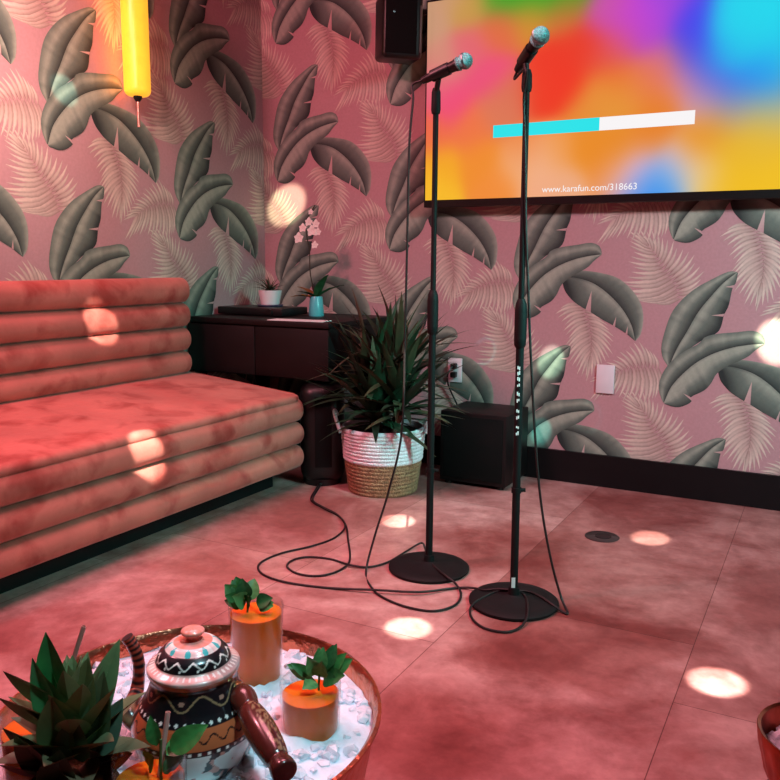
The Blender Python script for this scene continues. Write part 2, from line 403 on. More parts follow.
mb = MB(); roll(mb, -2.66, -2.005, .388, .425, SY0, SY1-.004, .05, .05, tilt=.095, ny=8); mb.build('seat', velvet, sofa, angle=80)
for z0, z1 in ((.478, .585), (.585, .695), (.695, .807), (.807, .922)):
    mb = MB(); roll(mb, -2.705, -2.585, z0, z1, SY0, SY1-.05, .052, .02); mb.build('back_roll', velvet, sofa, angle=80)
mb = MB(); mb.box((-2.385, (SY0+SY1)/2, .047), (.50, SY1-SY0-.12, .094)); mb.build('plinth', black_paint, sofa, smooth=False)
mb = MB(); mb.box((-2.685, (SY0+SY1)/2-.02, .28), (.04, SY1-SY0-.1, .4)); mb.build('back_panel', black_paint, sofa, smooth=False)

# ------------------------------------------------------------------ sideboard and what stands on it
blackwood = mat('black_wood', rgb(16, 12, 14), .5, var=.2, scale=12, spec=.35)
plastic = mat('black_plastic', rgb(17, 16, 18), .38, var=.1)
CZ = .735
sb = thing('sideboard', (-2.31, 3.28, 0), 'black raised sideboard in the corner behind the sofa end', 'cabinet')
CX0, CX1, CY0, CY1 = XL+.012, -1.905, 2.975, 3.56
mb = MB(); mb.box(((CX0+CX1)/2, (CY0+CY1)/2+.008, .592), (CX1-CX0-.012, CY1-CY0-.016, .235), bev=.004); mb.build('body', blackwood, sb)
mb = MB(); mb.box(((CX0+CX1)/2, (CY0+CY1)/2, .7225), (CX1-CX0, CY1-CY0, .025), bev=.004); mb.build('top', blackwood, sb)
for k in (0, 1):
    xm = CX0+(CX1-CX0)*(.25+.5*k)
    mb = MB(); mb.box((xm, CY0+.004, .592), ((CX1-CX0)/2-.004, .010, .222), bev=.002); dr = mb.build('drawer', blackwood, sb)
for x, y in ((CX0+.03, CY0+.05), (CX0+.03, CY1-.03), (CX1-.03, CY1-.03)):
    mb = MB(); mb.box((x, y, .2375), (.045, .045, .475), bev=.003); mb.build('leg', blackwood, sb)

rx = thing('receiver', (-2.47, 3.28, CZ), 'flat black receiver lying on the sideboard under the white flower pot', 'receiver')
mb = MB(); mb.box((-2.49, 3.28, CZ+.022), (.39, .22, .036), bev=.004); mb.build('case', plastic, rx)
for x in (-2.62, -2.35):
    mb = MB(); mb.lathe([(.014, 0), (.014, .005)], 14, (x, 3.22, CZ)); mb.build('foot', plastic, rx)
mb = MB(); mb.lathe([(.015, 0), (.014, .012), (0, .013)], 18, (-2.36, 3.172, CZ+.022), axis=(0, -1, 0)); mb.build('knob', plastic, rx)

paper = mat('white_paper', rgb(225, 225, 228), .7, var=.04)
mb = MB(); mb.box((-2.10, 3.035, CZ+.0015), (.28, .09, .003), Matrix.Rotation(.12, 4, 'Z')); tag(mb.build('paper_sheet', paper, smooth=False), 'thin white sheet lying along the front edge of the black sideboard', 'paper')

ceramic = mat('white_ceramic', rgb(226, 222, 226), .3, var=.04, coat=.3)
leafm = mat('leaf_green', attr=True, rough=.45, var=.22, scale=35)
soil = mat('dark_soil', rgb(48, 34, 28), .95, var=.4, scale=120, bump=.8, bscale=200)
def pot_plant_white():
    p = Vector((-2.465, 3.31, CZ+.041))
    t = thing('potted_succulent', p, 'small succulent with spiky dark leaves in a white pot on the receiver', 'potted plant')
    mb = MB(); mb.lathe([(0, 0), (.062, 0), (.066, .006), (.064, .010), (0, .010)], 32, p, col=rgb(60, 62, 92)); mb.build('saucer', mat('slate_glaze', rgb(66, 66, 92), .3), t)
    mb = MB(); mb.lathe([(0, .010), (.046, .010), (.058, .074), (.058, .08), (.053, .08), (.05, .066), (0, .066)], 40, p); mb.build('pot', ceramic, t)
    mb = MB(); mb.lathe([(.0505, .06), (.0505, .069), (0, .071)], 24, p); mb.build('soil', soil, t)
    mb = MB(); random.seed(3)
    for k in range(26):
        an = k*2.4; e = 1.25-.9*(k/26)
        d = Vector((math.cos(an)*math.cos(e), math.sin(an)*math.cos(e), math.sin(e)))
        mb.blade(p+Vector((0, 0, .068)), d, random.uniform(.06, .115), .014, .5, 6, .5, col=rgb(44, 56, 40), tip=rgb(92, 84, 66))
    mb.build('leaves', leafm, t)
pot_plant_white()
def orchid():
    p = Vector((-2.213, 3.345, CZ))
    t = thing('potted_orchid', p, 'white moth orchid on a tall stem in a turquoise pot beside the receiver', 'potted plant')
    tq = mat('turquoise_glaze', rgb(86, 186, 196), .3, var=.08, coat=.3)
    mb = MB(); mb.lathe([(0, 0), (.036, 0), (.038, .01), (.031, .092), (.029, .096), (.027, .09), (.027, .08), (0, .08)], 36, p); mb.build('pot', tq, t)
    mb = MB(); mb.lathe([(.0275, .076), (.0275, .084), (0, .086)], 20, p); mb.build('soil', soil, t)
    mb = MB()
    for d, ln, w, cl in (((.75, .2, .8), .15, .05, rgb(50, 92, 58)), ((.4, -.2, 1), .16, .05, rgb(44, 84, 50)), ((-.7, -.3, .35), .12, .045, rgb(150, 110, 44)),
                         ((-.75, .1, .75), .13, .045, rgb(120, 92, 40)), ((-.2, -.5, .45), .11, .045, rgb(60, 84, 40))):  # orange light on the ochre leaves is put into their colour
        mb.oval(p+Vector((0, 0, .08)), d, (0, 0, 1), ln, w, .35, cl)
    mb.build('leaves', leafm, t)
    q = lambda x, y: upright(x, y, p.x, p.y)
    stem = catmull([p+Vector((0, 0, .08)), q(310.5, 275), q(309.5, 250), q(307, 237), q(306, 222), q(311, 212), q(315, 205)], 6)
    mb = MB(); mb.tube(stem, .0028, 8); mb.build('stem', mat('plant_stem', rgb(46, 42, 30), .6), t)
    petal = mat('orchid_petal', rgb(244, 214, 212), .55, var=.05)
    for x, y, s in ((299, 238, 1.1), (303, 228, .9), (312, 231, 1.1), (309, 222, .9), (316, 224, .9), (315, 245, .8), (311, 212, .6), (318, 232, .8)):
        c = q(x, y)-VF*.008; mb = MB()
        for k in range(5):
            an = 2*PI*k/5+.3*s; d = VR*math.cos(an)+Vector((0, 0, 1))*math.sin(an)
            mb.oval(c, d-VF*.15, -VF, .024*s*(1.1 if k % 2 else .9), .021*s, .1)
        mb.lathe([(0, -.002), (.004, .001), (0, .005)], 8, c-VF*.002, axis=-VF)
        mb.build('flower', petal, t)
orchid()

# ------------------------------------------------------------------ box speakers
fabric_grille = mat('speaker_grille', rgb(12, 12, 13), .85, var=.3, scale=400, spec=.2)
fs_ = thing('floor_speaker', (-1.99, 3.05, 0), 'narrow upright black round-cornered box between sofa end and basket planter', 'speaker')
FR = Matrix.Rotation(.62, 4, 'Z'); fc0 = Vector((-1.99, 3.05, 0))
mb = MB(); mb.box(fc0+Vector((0, 0, .24)), (.20, .20, .45), FR, bev=.06, seg=5); mb.build('cabinet', plastic, fs_)
mb = MB(); mb.box(fc0+Vector((0, 0, .25))+FR.to_3x3()@Vector((0, -.0995, 0)), (.075, .005, .32), FR, bev=.002); mb.build('grille', fabric_grille, fs_)
mb = MB(); mb.lathe([(.085, 0), (.09, .03)], 32, fc0); mb.build('base', plastic, fs_)
sw = thing('subwoofer', (-1.355, 3.445, 0), 'wide black cube subwoofer on the floor against the back wall under the outlet', 'subwoofer')
mb = MB(); mb.box((-1.355, 3.445, .177), (.318, .29, .322), bev=.005); mb.build('cabinet', blackwood, sw)
mb = MB(); mb.box((-1.355, 3.2985, .177), (.285, .008, .285), bev=.003); mb.build('grille', fabric_grille, sw)
for x in (-1.48, -1.23):
    for y in (3.33, 3.56):
        mb = MB(); mb.lathe([(.018, 0), (.016, .017)], 14, (x, y, 0)); mb.build('foot', plastic, sw)

spr = Matrix.Rotation(math.radians(44), 4, 'Z')@Matrix.Rotation(math.radians(3), 4, 'X')
sp0 = on(404, 28, 1, 3.38)+Vector((-.058, .058, .016))
ws = thing('wall_speaker', sp0, 'black loudspeaker hung on the wall beside the television', 'speaker')
mb = MB(); mb.box(sp0, (.185, .16, .275), spr, bev=.022, seg=4); mb.build('cabinet', plastic, ws)
mb = MB(); mb.box(sp0+spr.to_3x3()@Vector((-.010, -.078, 0)), (.145, .008, .235), spr, bev=.003); mb.build('grille', fabric_grille, ws)
mb = MB(); mb.box(sp0+spr.to_3x3()@Vector((.0815, -.074, -.01)), (.011, .012, .2), spr, bev=.004); mb.build('edge_highlight', mat('edge_highlight_grey', rgb(96, 88, 84), .35), ws)  # highlight of the rounded front edge, modelled as a grey strip
mb = MB(); mb.lathe([(.0035, 0), (.0035, .003), (0, .0035)], 12, sp0+spr.to_3x3()@Vector((-.045, -.0825, .055)), axis=spr.to_3x3()@Vector((0, -1, 0))); mb.build('badge', mat('bright_metal', rgb(200, 200, 205), .25, 1), ws)
mb = MB(); mb.box((sp0.x-.02, 3.575, 2.03), (.07, .07, .07), bev=.004); mb.build('bracket', plastic, ws)

# ------------------------------------------------------------------ television
TY = 3.525
TX0, TX1, TZ0, TZ1 = on(426.5, 100, 1, TY).x, -.09, on(600, 194.8, 1, TY).z, on(426.5, 2.8, 1, TY).z
tv = thing('television', (-.91, 3.58, 1.72), 'large flat television on the back wall showing a blurred rainbow picture', 'television')
def tv_screen():
    P = [(430, 20, 200, 150, 118), (440, 62, 208, 140, 118), (470, 50, 222, 100, 110), (490, 75, 232, 76, 118), (450, 105, 236, 74, 118), (435, 85, 228, 100, 118),
         (500, 30, 220, 105, 60), (470, 5, 196, 150, 70), (520, -8, 30, 165, 30), (545, -10, 30, 165, 28), (500, -9, 60, 160, 30), (570, -6, 50, 160, 30), (530, 16, 208, 140, 40), (565, 14, 215, 110, 50),
         (555, 62, 232, 52, 24), (580, 45, 230, 55, 30), (540, 90, 234, 56, 24), (570, 85, 236, 50, 24), (600, 55, 228, 70, 50),
         (605, 12, 200, 80, 170), (630, 20, 196, 66, 205), (655, 15, 190, 68, 214), (650, 38, 176, 66, 206), (668, 0, 150, 70, 220), (620, 45, 214, 84, 130),
         (690, 20, 66, 66, 236), (688, 45, 66, 70, 236), (700, 65, 56, 80, 236), (715, 85, 70, 96, 232), (735, 100, 60, 120, 236), (770, 98, 50, 150, 236),
         (730, 20, 30, 212, 236), (750, 45, 30, 206, 234), (725, 55, 30, 190, 236), (765, 15, 28, 214, 236), (790, 45, 28, 206, 236), (775, 70, 30, 170, 236), (750, 78, 36, 140, 238),
         (665, 62, 220, 120, 130), (685, 82, 226, 140, 150), (705, 102, 226, 160, 150), (650, 75, 228, 110, 90), (740, 112, 214, 180, 110), (775, 112, 206, 186, 120),
         (640, 85, 232, 130, 56), (615, 75, 232, 110, 40), (600, 95, 228, 150, 56), (625, 100, 228, 150, 52), (660, 105, 230, 125, 36), (590, 110, 228, 140, 50),
         (435, 135, 236, 106, 70), (440, 165, 242, 166, 34), (432, 190, 246, 186, 40), (470, 130, 236, 116, 66), (500, 110, 218, 120, 84), (510, 95, 214, 110, 80), (480, 160, 238, 140, 44),
         (500, 185, 240, 140, 56), (520, 165, 240, 176, 126), (540, 160, 240, 182, 150), (540, 188, 240, 170, 130), (565, 188, 236, 170, 130), (555, 150, 236, 150, 70), (525, 150, 234, 130, 60),
         (590, 150, 232, 138, 32), (620, 150, 230, 136, 32), (650, 140, 230, 130, 36), (610, 172, 234, 140, 60), (625, 180, 230, 180, 200), (640, 168, 226, 180, 220), (675, 165, 230, 190, 214),
         (655, 182, 56, 160, 236), (670, 180, 80, 170, 236), (640, 190, 60, 140, 236), (665, 194, 40, 130, 236), (690, 180, 236, 214, 200), (700, 172, 234, 190, 110), (710, 185, 238, 186, 40), (695, 150, 232, 146, 30),
         (730, 150, 232, 180, 40), (760, 150, 232, 184, 46), (740, 180, 240, 188, 26), (775, 180, 240, 190, 28), (760, 125, 226, 182, 50), (715, 125, 230, 150, 44)]
    U = []; K = []
    for x, y, r, g, bb in P:
        p = on(x, y, 1, TY); U.append((p.x, p.z)); K.append(rgb(r, g, bb))
    U += [(-.12, 2.1), (-.12, 1.9), (-.12, 1.7), (-.12, 1.5), (-.12, 1.34), (-1.6, 2.2), (-1.2, 2.17)]
    K += [rgb(28, 214, 236), rgb(30, 200, 236), rgb(206, 190, 110), rgb(232, 186, 46), rgb(240, 190, 28), rgb(200, 150, 110), rgb(34, 165, 30)]
    U = np.array(U); K = np.array(K)**.5
    nx, nz = 150, 84; mb = MB(); vs = []; cs = []
    for j in range(nz+1):
        for i in range(nx+1):
            x = TX0+(TX1-TX0)*i/nx; z = TZ0+(TZ1-TZ0)*j/nz
            d2 = (U[:, 0]-x)**2+(U[:, 1]-z)**2; w = np.exp(-d2/(2*.058**2))+1e-5/(d2+.01)
            vs.append((x, TY, z)); cs.append(tuple(((w@K)/w.sum())**2))
    fs = [(j*(nx+1)+i, j*(nx+1)+i+1, (j+1)*(nx+1)+i+1, (j+1)*(nx+1)+i) for j in range(nz) for i in range(nx)]
    mb.add(vs, fs, cs)
    return mb.build('screen', mat('screen_picture', attr=True, emit='attr', estr=1.0, rough=.4, spec=.1), tv)
scr = tv_screen()
mb = MB(); mb.box(((TX0+TX1)/2, TY+.0205, (TZ0+TZ1)/2-.012), (TX1-TX0+.016, .038, TZ1-TZ0+.042), bev=.003); mb.build('frame', plastic, tv)
mb = MB(); mb.box(((TX0+TX1)/2, 3.578, (TZ0+TZ1)/2-.05), (1.0, .068, .5)); mb.build('wall_mount', plastic, tv)
def glow(name, c): return mat(name, tuple(x*.02 for x in c), .5, emit=c, estr=1.0, spec=.1)
BA, BM, BB = on(493.3, 131, 1, TY), on(599.5, 124, 1, TY), on(695, 116.6, 1, TY); BH = .0535
mb = MB(); mb.box(((BA.x+BM.x)/2, TY-.0012, BM.z), (BM.x-BA.x, .001, BH)); mb.build('progress_bar', glow('cyan_glow', rgb(40, 226, 232)), scr, smooth=False)
mb = MB(); mb.box(((BM.x+BB.x)/2, TY-.0012, BM.z), (BB.x-BM.x, .001, BH)); mb.build('progress_track', glow('white_glow', rgb(246, 243, 244)), scr, smooth=False)
def text_mesh(name, s, size, loc, rot, material, parent):
    cu = bpy.data.curves.new(name, 'FONT'); cu.body = s; cu.size = size; cu.align_x = 'LEFT'
    to = bpy.data.objects.new(name+'_source', cu); C.objects.link(to)
    dg = bpy.context.evaluated_depsgraph_get(); me = bpy.data.meshes.new_from_object(to.evaluated_get(dg)); me.name = name
    bpy.data.objects.remove(to)
    me.transform(Matrix.Translation(Vector(loc))@rot)
    me.materials.clear(); me.materials.append(material)
    o = bpy.data.objects.new(name, me); C.objects.link(o); o.parent = parent
    off = Vector((0, 0, 0)); pw = parent
    while pw is not None: off += pw.location; pw = pw.parent
    o.location = -off; return o
t_ = text_mesh('caption', 'www.karafun.com/318663', .0385, (on(542, 190, 1, TY).x, TY-.0012, on(542, 192.5, 1, TY).z), Matrix.Rotation(PI/2, 4, 'X'), glow('white_glow', rgb(246, 243, 244)), scr)

# ------------------------------------------------------------------ sconce
S = Vector((-2.6, 2.602, 0))
scn = thing('wall_sconce', (S.x, S.y, 1.9), 'glowing amber glass tube sconce with a thin rod beneath on the papered side wall', 'wall lamp')
amber = mat('amber_glass', rgb(250, 190, 50), .35, emit=(1.0, .47, .03), estr=.98)
prof = [(.018, 1.672)]+[(.030+.024*math.sin(t*PI/16), 1.696-.024*math.cos(t*PI/16)) for t in range(0, 9)]+[(.054, 2.2)]+[(.030+.024*math.cos(t*PI/16), 2.2+.024*math.sin(t*PI/16)) for t in range(1, 9)]+[(.018, 2.224)]
mb = MB(); mb.lathe(prof, 40, (S.x, S.y, 0)); mb.build('glass_tube', amber, scn)
copper = mat('copper', rgb(214, 130, 96), .28, 1, var=.1, scale=30)
mb = MB(); mb.lathe([(.008, 1.65), (.018, 1.664), (.018, 1.674)], 20, (S.x, S.y, 0)); mb.build('cap', plastic, scn)
mb = MB(); mb.lathe([(0, 1.546), (.006, 1.549), (.006, 1.66)], 14, (S.x, S.y, 0)); mb.build('rod', mat('rose_metal', rgb(214, 150, 140), .35, .6), scn)
mb = MB(); mb.tube([(S.x, S.y, 2.222), (S.x, S.y, 2.25), (XL+.02, S.y, 2.25)], .009, 10); mb.build('arm', copper, scn)
mb = MB(); mb.lathe([(.05, 0), (.05, .018), (0, .02)], 24, (XL+.002, S.y, 2.25), axis=(1, 0, 0)); mb.build('wall_plate', copper, scn)

# ------------------------------------------------------------------ wall plates
white_plastic = mat('white_plastic', rgb(226, 220, 228), .4, var=.03)
ou = thing('power_outlet', (-1.585, YB, .48), 'white wall outlet with two black plugs above the subwoofer', 'outlet')
oc = on(455.5, 370, 1, YB)
mb = MB(); mb.box((oc.x, YB-.006, oc.z), (.074, .009, .118), bev=.003); mb.build('plate', white_plastic, ou)
for dz in (.022, -.020):
    mb = MB(); mb.box((oc.x+.002, YB-.026, oc.z+dz), (.026, .032, .028), bev=.004); mb.build('plug', plastic, ou)
bc = on(605.5, 379, 1, YB)
mb = MB(); mb.box((bc.x, YB-.0065, bc.z), (.080, .009, .128), bev=.003)
bp_ = mb.build('switch_plate', white_plastic, at=(bc.x, YB, bc.z)); tag(bp_, 'blank white cover plate on the leaf wallpaper below the television', 'wall plate')
mb = MB(); mb.tube(catmull([(oc.x, YB-.042, oc.z+.022), (oc.x-.015, YB-.06, oc.z-.02), (oc.x-.02, YB-.03, .40), (oc.x+.03, YB-.025, .30), (oc.x+.06, YB-.022, .2)], 8), .004, 8)
mb.build('cord', plastic, ou)

# ------------------------------------------------------------------ floor planter
def planter():
    p = Vector((-1.687, 3.075, 0))
    t = thing('potted_dracaena', p, 'bushy dark green spiky dracaena in a white and jute basket on the floor', 'potted plant')
    rope = mat('white_rope', rgb(226, 218, 226), .8, var=.12, scale=90, bump=.5, bscale=160)
    jute = mat('jute', rgb(150, 112, 84), .9, var=.35, scale=70, bump=.8, bscale=150)
    def coil(z0, z1, r0, r1, n):
        out = []
        for i in range(n*6+1):
            q = i/(n*6); out.append((r0+(r1-r0)*q+.0035*abs(math.sin(q*n*PI)), z0+(z1-z0)*q))
        return out
    mb = MB(); mb.lathe([(0, .002)]+coil(.002, .150, .150, .170, 9)+[(.158, .150)], 56, p)
    bk = mb.build('basket', jute, t)
    mb = MB(); mb.lathe(coil(.145, .285, .1735, .184, 9)+[(.182, .290), (.172, .290), (.165, .24), (0, .235)], 56, p); mb.build('white_band', rope, t)
    for sgn in (-1, 1):
        c = p+VR*sgn*.178+Vector((0, 0, .268)); pts = []
        for k in range(17):
            an = PI*k/16; pts.append(c+(-VF*math.cos(an)*.062)+Vector((0, 0, 1))*math.sin(an)*.085+VR*sgn*(.006+.03*math.sin(an)))
        mb = MB(); mb.tube(pts, .0085, 10); mb.build('handle', rope, t)
    mb = MB(); mb.lathe([(.171, .232), (.171, .262), (.1, .268), (0, .27)], 40, p); mb.build('soil', soil, t)
    bark = mat('cane_bark', rgb(120, 84, 70), .85, var=.3, scale=60)
    random.seed(11)
    heads = []
    for dx, dy, h in ((-.07, .0, .44), (.05, .03, .50), (.0, -.06, .36), (.09, -.04, .40), (-.03, .08, .50)):
        b0 = p+Vector((dx*.7, dy*.7, .255)); h0 = p+Vector((dx*1.2, dy*1.2, h)); heads.append(h0)
        mb = MB(); mb.tube([b0, (b0+h0)/2+Vector((.01, 0, 0)), h0], [.015, .013, .012], 10); mb.build('cane', bark, t)
    mb = MB(); lim = YB-.03
    for hi, h0 in enumerate(heads):
        for k in range(42):
            an = k*2.39996+hi; q = k/42; e = math.radians(80-80*q+random.uniform(-12, 12))
            d = Vector((math.cos(an)*math.cos(e), math.sin(an)*math.cos(e), math.sin(e)))
            ln = random.uniform(.28, .42)*(.85+.25*math.sin(PI*min(1, q*1.2)))
            if d.y > 0: ln = min(ln, max(.1, (lim-h0.y)/max(d.y, .05)*.8))
            if d.x < -.15 and d.y > -.45: ln = min(ln, max(.12, (h0.x+1.89)/-d.x))
            g = random.random(); col = mix3(rgb(24, 42, 30), rgb(48, 76, 52), g)
            if random.random() < .10: col = rgb(120, 112, 92)
            tipc = mix3(col, rgb(110, 96, 70), .35 if random.random() < .3 else .0)
            mb.blade(h0+Vector((0, 0, -.05*q)), d, ln, random.uniform(.036, .052), random.uniform(.2, .6), 8, .18, col, tipc, taper=1.2)
    # a few long single leaves that reach out of the mass
    for x0, y0, x1, y1, w in ((395, 340, 378, 284, .03), (400, 345, 428, 290, .026), (385, 345, 330, 322, .026), (420, 350, 481, 345, .02), (420, 355, 474, 329, .02), (365, 345, 352, 288, .03),
                              (375, 372, 306, 380, .034), (365, 350, 330, 380, .03), (420, 345, 450, 312, .022), (372, 380, 342, 418, .03), (420, 362, 455, 372, .02), (388, 342, 400, 296, .026), (350, 345, 318, 315, .026)):
        s0 = upright(x0, y0, p.x, p.y); s1 = upright(x1, y1, p.x-.02, p.y-.06); dv = s1-s0
        mb.blade(s0, dv+Vector((0, 0, .06)), dv.length*1.02, w, .35, 8, .35, rgb(40, 62, 44), rgb(96, 96, 78))
    mb.build('foliage', leafm, t)
planter()

# ------------------------------------------------------------------ microphone stands, microphones, cables
stand_black = mat('stand_black', rgb(17, 17, 19), .65, var=.12, scale=30, spec=.25)
chrome = mat('chrome', rgb(130, 135, 140), .35, 1)
grille_m = mat('mic_grille', rgb(120, 150, 152), .55, .8, var=.6, scale=300, bump=.6, bscale=500)
def mic_stand(b, top, lean, clutch_z, label, knob_z, mount=.062):
    b = Vector(b); t = thing('microphone_stand', b, label, 'microphone stand', 'round base microphone stands')
    R = .1325
    mb = MB(); mb.lathe([(0, .0), (R-.004, 0), (R, .004), (R, .010), (R-.006, .0145), (R-.03, .018), (.03, .024), (.018, .03), (.016, .05), (0, .05)], 64, b); mb.build('base', stand_black, t)
    L_ = lambda z: b+Vector((lean.x*z, lean.y*z, z))
    mb = MB(); mb.tube([L_(.045), L_(clutch_z)], .0115, 16); lt = mb.build('lower_tube', stand_black, t)
    mb = MB(); mb.lathe([(.012, -.07), (.0165, -.062), (.0175, -.04), (.0175, .035), (.0155, .055), (.010, .068)], 20, L_(clutch_z)); mb.build('clutch', stand_black, t)
    mb = MB(); mb.tube([L_(clutch_z-.02), L_(top)], .0085, 14); mb.build('upper_tube', stand_black, t)
    mb = MB(); mb.tube([L_(knob_z)+VR*-.014, L_(knob_z)+VR*.026], .006, 10); mb.lathe([(.0145, -.008), (.0145, .008)], 16, L_(knob_z)); mb.build('knob', stand_black, t)
    mb = MB(); mb.lathe([(.0125, -mount), (.0145, -mount+.012), (.0135, .0), (.010, .012)], 16, L_(top)); mb.build('mount', stand_black, t)
    return t, L_
b1 = Vector((-1.094, 2.313, 0)); b2 = Vector((-.757, 2.192, 0))
st1, L1 = mic_stand(b1, 1.505, Vector((0, 0, 0)), .845, 'black microphone stand whose round base lies farther from the table', .335)
st2, L2 = mic_stand(b2, 1.50, Vector((-.006, -.002, 0)), .832, 'black microphone stand with white lettering on its pole', .347, .044)
# clips
def clip(st, p, d, neck):
    d = Vector(d).normalized(); mb = MB()
    mb.tube([neck, p-d*.005-Vector((0, 0, .016))], .0085, 12); mb.tube([p-d*.028, p+d*.03], [.0175, .0185], 18)
    return mb.build('clip', plastic, st)
def microphone(tail, d, label):
    d = Vector(d).normalized(); tail = Vector(tail)
    t = thing('microphone', tail, label, 'microphone', 'handheld microphones')
    mb = MB(); mb.lathe([(0, 0), (.0105, 0), (.0115, .01), (.0125, .012), (.0135, .06), (.0165, .108), (.0185, .113), (.0185, .118)], 24, tail, axis=d); mb.build('handle', plastic, t)
    mb = MB(); mb.lathe([(.0185, .117), (.0210, .122)]+[(.0232*math.cos(a_), .142+.0232*math.sin(a_)) for a_ in [(-.75+.2*k) for k in range(12)]]+[(0, .1652)], 28, tail, axis=d); mb.build('grille', grille_m, t)
    mb = MB(); mb.lathe([(.0215, .136), (.0242, .139), (.0242, .144), (.0215, .147)], 28, tail, axis=d); mb.build('collar', chrome, t)
    return t
p1a = Vector((-1.13, 2.292, 1.538)); q1 = upright(468, 64, b1.x, b1.y); d1 = (q1-p1a); d1 = d1.normalized()-VF*.45; d1.normalize()
microphone(p1a, d1, 'microphone tilted sideways on the stand farther from the table'); clip(st1, p1a+d1*.06, d1, L1(1.50))
d2 = VR*.27+Vector((0, 0, .40))-VF*.87; d2.normalize()
c2 = upright(527, 56, b2.x, b2.y); p2a = c2-d2*.06
microphone(p2a, d2, 'microphone pointing up toward the viewer on the stand nearer the table'); clip(st2, c2, d2, L2(1.49))
# white lettering up the pole (too small to read) and the label by the base
mb = MB(); random.seed(5)
for k, y in enumerate((367, 373, 378, 385, 393, 400, 410, 417, 426, 433)):
    z = upright(514, y, b2.x, b2.y).z
    base_ = L2(z)-VF*.0122-VR*.006
    for j in range(2):
        mb.box(base_+VR*(.0045*j)+Vector((0, 0, .0022*(j if k % 2 else -j))), (.0035, .0008, random.uniform(.006, .011)), Matrix.Rotation(-YAW, 4, 'Z'))
lt2 = [c for c in st2.children if c.name.startswith('lower_tube')][0]
o = mb.build('lettering', paper, lt2, smooth=False); o['label'] = 'white lettering'
mb = MB(); mb.lathe([(.0122, .072), (.0122, .108)], 20, (b2.x, b2.y, 0)); 
mb = MB(); z0 = upright(511, 586, b2.x, b2.y).z; z1 = upright(511, 576, b2.x, b2.y).z
mb.box(L2((z0+z1)/2)-VF*.0122-VR*.004, (.011, .0012, z1-z0), Matrix.Rotation(-YAW, 4, 'Z')); o = mb.build('sticker', paper, lt2, smooth=False); o['label'] = 'small white sticker'
rubber = mat('cable_rubber', rgb(24, 18, 20), .55)
U1 = lambda x, y, o_=0: upright(x, y, b1.x, b1.y)-VF*o_
U2 = lambda x, y, o_=0: upright(x, y, b2.x, b2.y)-VF*o_
ZF = .0045; ZB = .024
pathA = [p1a+d1*.004, p1a-d1*.035, U1(413, 100), U1(409, 150), U1(407, 250), U1(405, 330), U1(402, 430), U1(389, 490), U1(375, 535)]
pathA += [fl(366, 572, ZF), fl(372, 588, ZF), fl(384, 598, ZF), fl(407, 607, ZF), fl(434, 611, ZF), fl(455, 605, ZF), fl(461, 594, ZF), fl(455, 583, .010), fl(446, 576, .022), fl(434, 566, ZB), fl(427, 555, ZB+.004), fl(425, 548, .02), fl(421, 543, ZF+.008)]
pathA += [fl(405, 552, ZF), fl(388, 562, ZF), fl(369, 567, ZF), fl(350, 565, ZF+.004), fl(330, 559, ZF), fl(308, 557, ZF), fl(293, 560, ZF), fl(287, 566, ZF), fl(296, 573, ZF), fl(315, 576, ZF), fl(333, 573, ZF), fl(347, 565, ZF), fl(350, 556, ZF), fl(348, 540, ZF), fl(346, 526, ZF), fl(338, 515, ZF), fl(323, 507, ZF), fl(313, 500, ZF), fl(318, 489, ZF), Vector((-1.95, 2.99, .02))]
mb = MB(); mb.tube(catmull(pathA, 7), .0036, 8); tag(mb.build('microphone_cable', rubber), 'black cable hanging in a free curve from the sideways-tilted microphone and looping over the floor', 'cable', 'microphone cables')
pathB = [p2a+d2*.004, p2a-d2*.02-Vector((0, 0, .012)), U2(523, 74, .05), U2(523, 100, .014), U2(524.5, 150, .012), U2(525.5, 230, .008), U2(528, 290, .004), U2(531, 360), U2(536, 450), U2(542, 510), U2(551, 560), U2(561, 597)]
pathB += [fl(567.5, 613, ZF), fl(560, 610, ZF+.004), fl(553, 605, .018), fl(543, 598, ZB), fl(530, 592, ZB+.002), fl(515, 590.5, ZB+.003), fl(499, 591, ZB), fl(486, 596, .021), fl(473, 604, .014), fl(470, 613, ZF), fl(475, 622, ZF), fl(487, 629, ZF), fl(506, 632, ZF), fl(519, 628, ZF), fl(526, 620, .012), fl(528, 610, .022), fl(526, 598, ZB), fl(520, 592, ZB+.008), fl(500, 589, ZB+.006), fl(484, 590, .022), fl(473, 588, .010)]
pathB += [fl(455, 588, ZF), fl(420, 592, ZF+.006), fl(375, 590, ZF+.007), fl(330, 588, ZF), fl(290, 583, ZF), fl(266, 576, ZF), fl(258, 568, ZF), fl(263, 561, ZF), fl(282, 553, ZF), fl(312, 546, ZF), fl(334, 538, ZF), fl(345, 527, ZF+.007), fl(340, 517, ZF+.006), fl(324, 508.5, ZF+.007), fl(311, 500, ZF), fl(316, 489, ZF), Vector((-1.96, 2.985, .02))]
mb = MB(); mb.tube(catmull(pathB, 7), .0036, 8); tag(mb.build('microphone_cable', rubber), 'black cable running down the lettered microphone stand and circling its base', 'cable', 'microphone cables')

fd = thing('floor_socket', (-.665, 2.92, 0), 'small round dark metal plate set in the tiled floor', 'floor plate')
fc = fl(602, 537)
gun = mat('gun_metal', rgb(96, 88, 90), .35, .8)
mb = MB(); mb.lathe([(0, .0005), (.060, .0005), (.063, .002), (.060, .004), (0, .004)], 40, fc); mb.build('plate', gun, fd)
mb = MB(); mb.lathe([(.030, .004), (.030, .0055), (.026, .006), (0, .006)], 28, fc+Vector((.004, 0, 0))); mb.build('cover', mat('dark_metal', rgb(54, 50, 52), .4, .8), fd)

